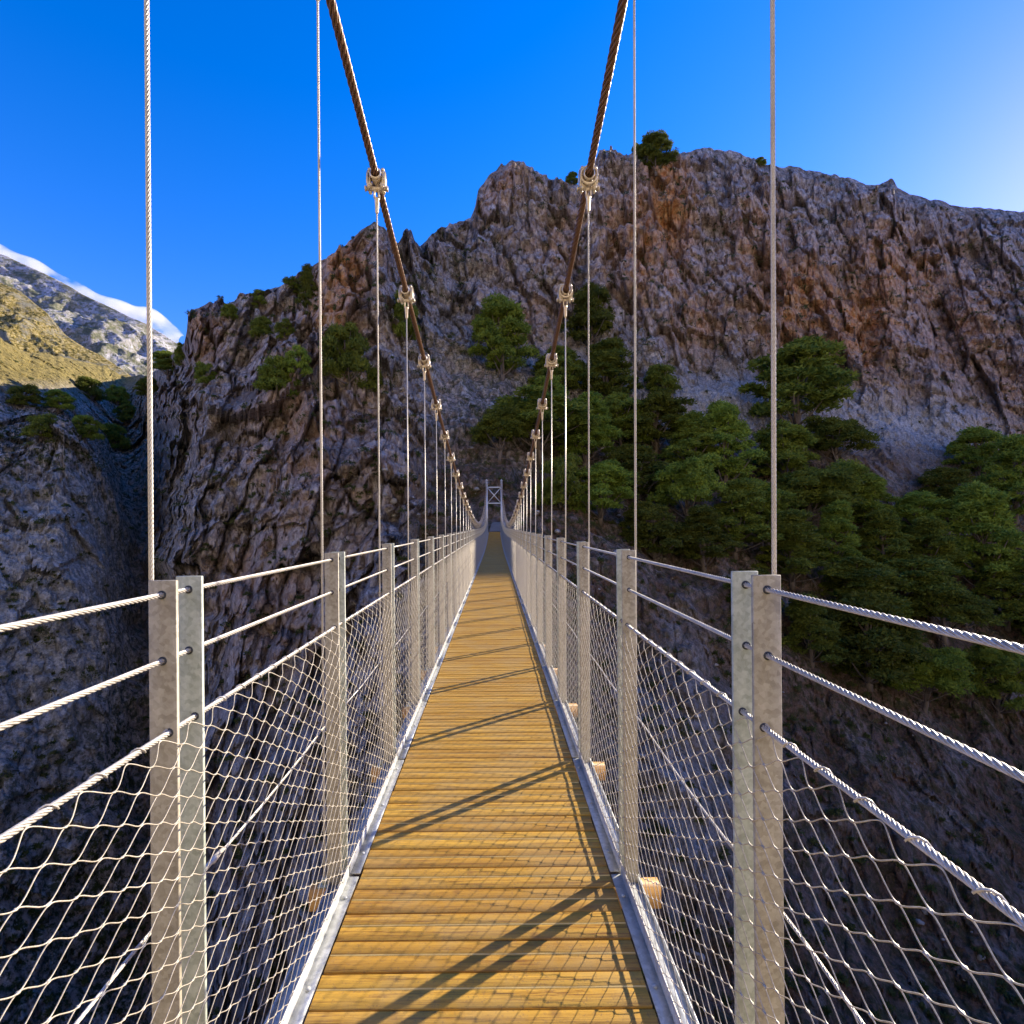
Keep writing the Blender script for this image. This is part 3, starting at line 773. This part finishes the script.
def make_tree(seed, shape):
    """unit tree: crown about 1 wide; returns (trunk mesh, crown mesh, height)"""
    r = np.random.RandomState(seed)
    W = 5.0
    if shape == 'tall': H = 9.5; base = .22
    elif shape == 'round': H = 7.0; base = .22
    elif shape == 'umbrella': H = 6.2; base = .45
    else: H = 3.6; base = .05
    tr = MB(); lean = r.uniform(-.5, .5, 2)
    ts = np.linspace(0, 1, 8); trunk = np.c_[lean[0] * ts ** 2, lean[1] * ts ** 2, ts * H * .9 - .5]
    trunk[1:, :2] += r.uniform(-.08, .08, (7, 2))
    tr.tube(trunk, np.interp(ts, [0, 1], [.20, .05]), 8)
    cen, rad = [], []
    npuff = {'tall': 46, 'round': 40, 'umbrella': 34, 'bush': 26}[shape]
    for i in range(npuff):
        f = (i + .5) / npuff; h = base + (1 - base) * f
        if shape == 'tall': w = (1 - ((h - base) / (1 - base)) ** 1.7) * .88 + .14
        elif shape == 'round': w = math.sqrt(max(.03, 1 - ((h - .42) / .56) ** 2))
        elif shape == 'umbrella': w = 1.0 if h < .8 else .72
        else: w = math.sqrt(max(.05, 1 - (h / 1.1) ** 2))
        w *= r.uniform(.75, 1.15)
        an = i * 2.39996 + r.uniform(-.5, .5); rr = W / 2 * w * math.sqrt(r.uniform(.12, 1.0)) * .85
        z = H * h * .93 + r.uniform(-.25, .25)
        c = (math.cos(an) * rr + lean[0] * f, math.sin(an) * rr + lean[1] * f, z)
        q = r.uniform(.42, .85) * (1.15 if shape == 'umbrella' else 1)
        cen.append(c); rad.append((q * r.uniform(.85, 1.25), q, q * .85))
        if i % 2 == 0:
            j = min(7, max(1, int(h * 7 - 1))); s0 = trunk[j]
            mid = (s0 + np.array(c)) / 2 + np.array([0, 0, -.15])
            tr.tube([s0, mid, np.array(c)], [.075, .05, .02], 5)
    mb = MB(); leaf_cloud(mb, np.array(cen), np.array(rad), 560, .23, 0, seed)
    a = tr.build('trunk', M['bark'], None, True); b = mb.build('crown', M['pine'])
    ma, mb_ = a.data, b.data
    bpy.data.objects.remove(a); bpy.data.objects.remove(b)
    return ma, mb_, H
TV = {'tall': [make_tree(1, 'tall'), make_tree(2, 'tall'), make_tree(3, 'tall')], 'round': [make_tree(11, 'round'), make_tree(12, 'round')],
      'umbrella': [make_tree(21, 'umbrella'), make_tree(22, 'umbrella')], 'bush': [make_tree(31, 'bush'), make_tree(32, 'bush')]}
G5 = 'shrubs in the shaded gully below the sunlit grass'
G1, G2, G3, G4 = 'pines on the slope behind the far tower', 'pines on the right hand slope', 'bushy trees clinging to the left cliff', 'trees along the skyline'
TREES = [  # crown centre, width, height in the photo, shape, label, group
 (503,352,54,66,'round','dense dark round pine standing alone at the cliff foot left of the right cable',G1),
 (592,332,46,56,'round','dark pine highest behind the right cable against the cliff',G1),
 (560,380,50,46,'round','mid green pine just behind the right cable clamps',G1),
 (606,385,62,60,'tall','green pine between two right hangers, below the highest dark pine',G1),
 (540,440,84,52,'umbrella','broad flat topped bright green pine above the far tower',G1),
 (500,442,44,40,'umbrella','small spreading pine directly above the left leg of the far tower',G1),
 (585,442,60,62,'tall','tall pine with a bare pale trunk right of the far tower',G1),
 (622,432,52,52,'round','rounded pine left of the long right hanger',G1),
 (664,384,34,22,'bush','low green bush on the scree above the shaded pines',G1),
 (655,432,58,52,'round','pale green pine in front of the scree beside the long right hanger',G1),
 (640,482,62,50,'round','shaded pine low behind the railing, under the pale green one',G1),
 (690,455,52,56,'tall','narrow pine between the pale pine and the tall dark group',G1),
 (686,506,52,60,'umbrella','flat crowned pine low beside the right hanger wire',G1),
 (600,500,60,50,'round','dark pine in deep shade right of the far tower',G1),
 (560,490,50,40,'bush','dark bushy tree at the path beyond the bridge end',G1),
 (726,462,56,80,'tall','dark tall pine at the left edge of the big right hand group',G2),
 (735,530,60,66,'tall','dark pine under the big group, just above the nearest right post',G2),
 (795,400,88,78,'round','biggest broad pine, highest of the right hand group beside the scree',G2),
 (838,452,48,44,'umbrella','flat topped pine jutting right at the edge of the grey scree',G2),
 (786,466,62,56,'round','pine crossed by the first right hanger, below the biggest one',G2),
 (806,512,70,56,'umbrella','layered flat pine in the middle of the right hand group',G2),
 (835,548,44,62,'tall','slim pine with a visible pale trunk above the first right rail wire',G2),
 (792,560,60,64,'tall','dark pine directly beside the top of the first right post',G2),
 (858,600,74,56,'round','bright green pine just above the first right rail wire',G2),
 (868,655,86,78,'round','full pine between the two right rail wires',G2),
 (812,640,50,60,'tall','dark slim pine just right of the nearest right post',G2),
 (915,526,52,44,'round','isolated light green rounded pine right of the scree foot',G2),
 (872,512,42,50,'tall','bluish dark pine under the tip of the scree',G2),
 (905,588,72,42,'umbrella','flat layered light green pine in the middle of the right slope',G2),
 (945,622,60,48,'umbrella','flat layered pine touching the top right rail wire',G2),
 (985,560,70,100,'tall','tall pine near the right edge of the picture',G2),
 (1016,500,56,84,'tall','tall dark pine cut by the right edge of the picture',G2),
 (955,505,54,50,'round','hazy dark pine below the right end of the scree',G2),
 (1000,690,58,62,'round','lowest pine at the right edge, between the two rail wires',G2),
 (1050,620,70,90,'tall','tall pine half outside the right edge of the picture',G2),
 (930,560,48,56,'tall','slim dark pine among the flat layered ones',G2),
 (895,640,44,50,'tall','dark pine right of the full pine under the rail wire',G2),
 (762,522,56,56,'round','dark rounded pine left of the layered flat pine',G2),
 (704,548,56,56,'tall','dark slender pine low behind the railing, left of the nearest right post',G2),
 (752,608,50,50,'round','deeply shaded pine partly hidden by the nearest right post',G2),
 (655,540,56,50,'round','deeply shaded pine low behind the second right post',G2),
 (884,552,46,56,'tall','dark pointed pine just left of the flat layered light green pine',G2),
 (925,690,54,52,'umbrella','shaded spreading pine hanging below the upper right rail wire',G2),
 (1008,600,56,70,'tall','dark pine at the right edge above the upper rail wire',G2),
 (978,462,44,44,'round','small bluish pine at the right foot of the cliff',G2),
 (846,500,40,46,'umbrella','small flat pine at the lower left edge of the scree',G2),
 (545,405,40,40,'round','small green pine filling the gap under the lone round pine',G1),
 (348,360,56,52,'bush','bright green bushy tree on the left cliff, beside the second left hanger',G3),
 (368,380,30,26,'bush','small green bush tucked right under the bright green bushy tree',G3),
 (278,380,50,34,'bush','spreading green bush leaning left on the left cliff',G3),
 (298,364,28,24,'bush','small round bush right above the leaning one',G3),
 (405,322,34,44,'bush','dark bush behind the left cable between two clamps',G3),
 (308,296,20,50,'tall','dark narrow tree growing up a cleft near the top of the left cliff',G3),
 (262,330,28,20,'bush','dark bush on a ledge of the left headland',G3),
 (284,332,20,18,'bush','small dark bush right of the ledge bush on the left headland',G3),
 (205,376,26,20,'bush','dark bush at the foot of the left headland',G3),
 (262,300,22,15,'bush','small tree on top of the left headland skyline',G4),
 (230,313,20,14,'bush','low shrub left of the headland top',G4),
 (290,285,20,12,'bush','low shrub on the skyline where the headland climbs',G4),
 (168,366,36,26,'round','dark tree in the notch left of the headland',G4),
 (148,376,26,20,'round','dark tree lowest in the notch beside the far mountain',G4),
 (184,356,20,20,'bush','dark bush against the foot of the headland tower',G4),
 (22,398,34,20,'bush','dark shrub at the left edge just below the sunlit grass',G5),
 (58,402,30,18,'bush','dark shrub under the middle of the sunlit grass slope',G5),
 (92,392,30,20,'bush','dark shrub where the sunlit grass comes down to a point',G5),
 (118,398,26,18,'bush','dark shrub left of the first left hanger, right of the grass point',G5),
 (40,428,34,22,'bush','large dark shrub in the second row below the sunlit grass',G5),
 (84,430,32,22,'bush','round dark shrub high in the shaded gully left of the first hanger',G5),
 (116,440,28,22,'bush','dark shrub low in the gully beside the first left hanger',G5),
 (128,416,22,18,'bush','small dark shrub almost touching the first left hanger',G5),
 (656,158,38,34,'round','dark lone tree on the skyline beside the long right hanger',G4),
 (572,176,17,11,'bush','tiny round tree on the skyline left of the right cable clamp',G4),
 (636,150,10,8,'bush','tiny shrub left of the lone skyline tree',G4),
 (760,163,14,7,'bush','tiny shrub on the skyline at the first right hanger',G4),
]
for i, (cx, cy, w, h, shp, lab, grp) in enumerate(TREES):
    py = cy + h * .42
    P, N = hit(cx, py)
    if P is None or (P.y > (300 if grp == G5 else 175)):
        for q in range(1, 12):
            P, N = hit(cx, py + q * 2)
            if P is not None and P.y < 175: break
    if P is None: continue
    v = TV[shp][i % len(TV[shp])]
    d = P.y
    gf = 1.22 if grp in (G1, G2) else 1.05
    sw = (w / F * d) / 5.0 * gf; sh = (h / F * d) / v[2] * gf
    nm = {'bush': 'bush', 'umbrella': 'umbrella_pine', 'tall': 'pine_tree', 'round': 'pine_tree'}[shp]
    root = tag(empty(nm, P - Vector((0, 0, .2))), lab, 'bush' if shp == 'bush' else 'tree', grp)
    root.scale = (sw, sw, sh); root.rotation_euler = (0, 0, i * 1.7)
    for nme, me in (('trunk', v[0]), ('crown', v[1])):
        o = bpy.data.objects.new(nme, me); COL.objects.link(o); o.parent = root

# scrub on ledges and slopes: nobody could count it
def scrub():
    r = np.random.RandomState(5); cen, rad = [], []
    tries = 0
    while len(cen) < 2400 and tries < 14000:
        tries += 1
        px, py = r.uniform(-60, 1090), r.uniform(150, 1020)
        P, N = hit(px, py)
        if P is None or P.y > (260 if px < 165 else 170): continue
        cliffy = N.z < .35
        if cliffy and r.rand() > .10: continue
        if math.hypot(P.x, P.y - 54) < 2.5: continue
        if 640 < px < 960 and 380 < py < 480 and r.rand() > .35: continue
        q = r.uniform(.25, 1.15) * (1.0 if not cliffy else .55) * (P.y / 90) ** .5
        cen.append((P.x, P.y, P.z + q * .25)); rad.append((q, q, q * .75))
    mb = MB(); leaf_cloud(mb, np.array(cen), np.array(rad), 70, .32, 0, 77)
    tag(mb.build('scrub', M['scrub']), 'low dark scrub scattered over the rock ledges and slopes', 'scrub', kind='stuff')
scrub()
# loose boulders
def rocks():
    r = np.random.RandomState(9); mb = MB()
    base = []
    for k in range(6):
        th = np.linspace(0, 2 * PI, 7)[:-1]
        v = [(0, 0, -.6)] + [(math.cos(a) * r.uniform(.8, 1.2), math.sin(a) * r.uniform(.8, 1.2), r.uniform(-.3, .0)) for a in th] + [(math.cos(a + .4) * r.uniform(.5, .9), math.sin(a + .4) * r.uniform(.5, .9), r.uniform(.3, .6)) for a in th] + [(0, 0, .75)]
        base.append(np.array(v))
    f = [[0, 1 + (i + 1) % 6, 1 + i, 1 + i] for i in range(6)] + [[1 + i, 1 + (i + 1) % 6, 7 + (i + 1) % 6, 7 + i] for i in range(6)] + [[7 + i, 7 + (i + 1) % 6, 13, 13] for i in range(6)]
    n = 0
    for _ in range(9000):
        px, py = r.uniform(380, 1090), r.uniform(340, 1020)
        P, N = hit(px, py)
        if P is None or N.z < .3 or P.y > 150 or math.hypot(P.x, P.y - 54) < 2.2: continue
        q = .12 + .5 * r.rand() ** 4 
        a = r.uniform(0, 6.28); c, s = math.cos(a), math.sin(a)
        v = base[r.randint(6)] * q * r.uniform(.7, 1.3, 3); v = v @ np.array([[c, -s, 0], [s, c, 0], [0, 0, 1]])
        mb.add(v + np.array(P), f); n += 1
        if n > 3500: break
    t = NT('boulder_rock'); o = t.obj(); nn = t.noise(o, 1.5, 6, .7)
    tag(mb.build('rubble', t.done(t.mix(nn, (.16, .15, .15), (.52, .50, .48)), .95, 0, t.bump(nn, .6, .2))), 'pale grey limestone rubble strewn over the slopes', 'rubble', kind='stuff')
rocks()

# ------------------------------------------------------------------ cloud cap on the far ridge
def cloud():
    pts = [(-140, 202), (-60, 228), (0, 250), (30, 262), (60, 277), (90, 293), (115, 305), (140, 316), (160, 324), (182, 336)]
    hw = [12, 11, 9, 8, 7, 7, 9, 14, 14, 4]
    P, Rr = [], []
    r = np.random.RandomState(3); D = 930.0
    for (a, b), w in zip(pts, hw):
        u, q = ray(a, b + 4); P.append((u * D, D, q * D + CAMZ)); Rr.append(w / F * D)
    P = np.array(P); L = np.linspace(0, 1, len(P)); t_ = np.linspace(0, 1, 60)
    Q = np.stack([np.interp(t_, L, P[:, i]) for i in range(3)], 1); Rq = np.interp(t_, L, Rr)
    mb = MB(); mb.tube(Q, Rq * (1 + .12 * np.sin(t_ * 40)), 16, 0, True)
    m = bpy.data.materials.new('cloud_vapour'); m.use_nodes = True; nt = m.node_tree; nt.nodes.clear()
    out = nt.nodes.new('ShaderNodeOutputMaterial'); pv = nt.nodes.new('ShaderNodeVolumePrincipled')
    tc = nt.nodes.new('ShaderNodeTexCoord'); mp = nt.nodes.new('ShaderNodeMapping'); mp.inputs['Scale'].default_value = (.018, .018, .03); mp.inputs['Rotation'].default_value = (0, R(25), 0)
    no = nt.nodes.new('ShaderNodeTexNoise'); no.inputs['Scale'].default_value = 1.0; no.inputs['Detail'].default_value = 5
    mr = nt.nodes.new('ShaderNodeMapRange'); mr.inputs['From Min'].default_value = .36; mr.inputs['From Max'].default_value = .62; mr.inputs['To Max'].default_value = .05
    nt.links.new(tc.outputs['Object'], mp.inputs[0]); nt.links.new(mp.outputs[0], no.inputs[0]); nt.links.new(no.outputs[0], mr.inputs[0])
    nt.links.new(mr.outputs[0], pv.inputs['Density']); pv.inputs['Color'].default_value = (1, 1, 1, 1); pv.inputs['Anisotropy'].default_value = .3
    nt.links.new(pv.outputs[0], out.inputs['Volume'])
    o = mb.build('cloud', m, None, True); tag(o, 'thin white cloud spilling over the far ridge', 'cloud', kind='stuff')
cloud()

# ------------------------------------------------------------------ light
w = bpy.data.worlds.new('World'); scene.world = w; w.use_nodes = True; nt = w.node_tree
bg = nt.nodes['Background']; sky = nt.nodes.new('ShaderNodeTexSky'); sky.sky_type = 'NISHITA'; sky.sun_disc = False
sky.sun_elevation = SUN_EL; sky.sun_rotation = SUN_AZ; sky.altitude = 700; sky.air_density = 1.0; sky.dust_density = .12; sky.ozone_density = 2.2
hs = nt.nodes.new('ShaderNodeHueSaturation'); hs.inputs['Saturation'].default_value = 1.43
tint = nt.nodes.new('ShaderNodeMix'); tint.data_type = 'RGBA'; tint.blend_type = 'MULTIPLY'; tint.inputs[0].default_value = 1
tint.inputs[7].default_value = (1.0, .62, .96, 1)
nt.links.new(sky.outputs[0], hs.inputs['Color']); nt.links.new(hs.outputs[0], tint.inputs[6]); nt.links.new(tint.outputs[2], bg.inputs['Color'])
bg.inputs['Strength'].default_value = .15
sun = bpy.data.lights.new('sun', 'SUN'); sun.energy = 4.1; sun.angle = R(.55); sun.color = (1, .88, .70)
so = bpy.data.objects.new('sun', sun); COL.objects.link(so)
sd = Vector((math.sin(SUN_AZ) * math.cos(SUN_EL), math.cos(SUN_AZ) * math.cos(SUN_EL), math.sin(SUN_EL)))
so.rotation_euler = sd.to_track_quat('Z', 'Y').to_euler(); so.location = sd * 400

cam = bpy.data.cameras.new('camera'); cam.sensor_width = 36; cam.lens = 18; cam.shift_x = 17 / 1024; cam.shift_y = 14 / 1024
cam.clip_start = .05; cam.clip_end = 12000
co = bpy.data.objects.new('camera', cam); COL.objects.link(co); co.location = (0, 0, CAMZ); co.rotation_euler = (PI / 2, ROLL, 0)
scene.camera = co
vs = scene.view_settings; vs.view_transform = 'Standard'; vs.look = 'None'; vs.gamma = 1; vs.exposure = 1.3
scene.cycles.volume_bounces = 5
scene.cycles.max_bounces = 8

# where the far shadow reaches the deck
if __name__ == '__main__' and False:
    for y in range(2, 52, 3):
        h = BVH.ray_cast(Vector((CX, y, zd(y) + .1)), sd)[0]; print('deck', y, 'shade' if h else 'sun', h)
import os
if os.environ.get('DBG'):
    for el in (22, 23, 24, 25, 26):
        e = R(el); s2 = Vector((math.sin(SUN_AZ) * math.cos(e), math.cos(SUN_AZ) * math.cos(e), math.sin(e)))
        print('EL', el, ''.join('#' if BVH.ray_cast(Vector((CX, y, zd(y) + .1)), s2)[0] else '.' for y in range(-4, 53)))
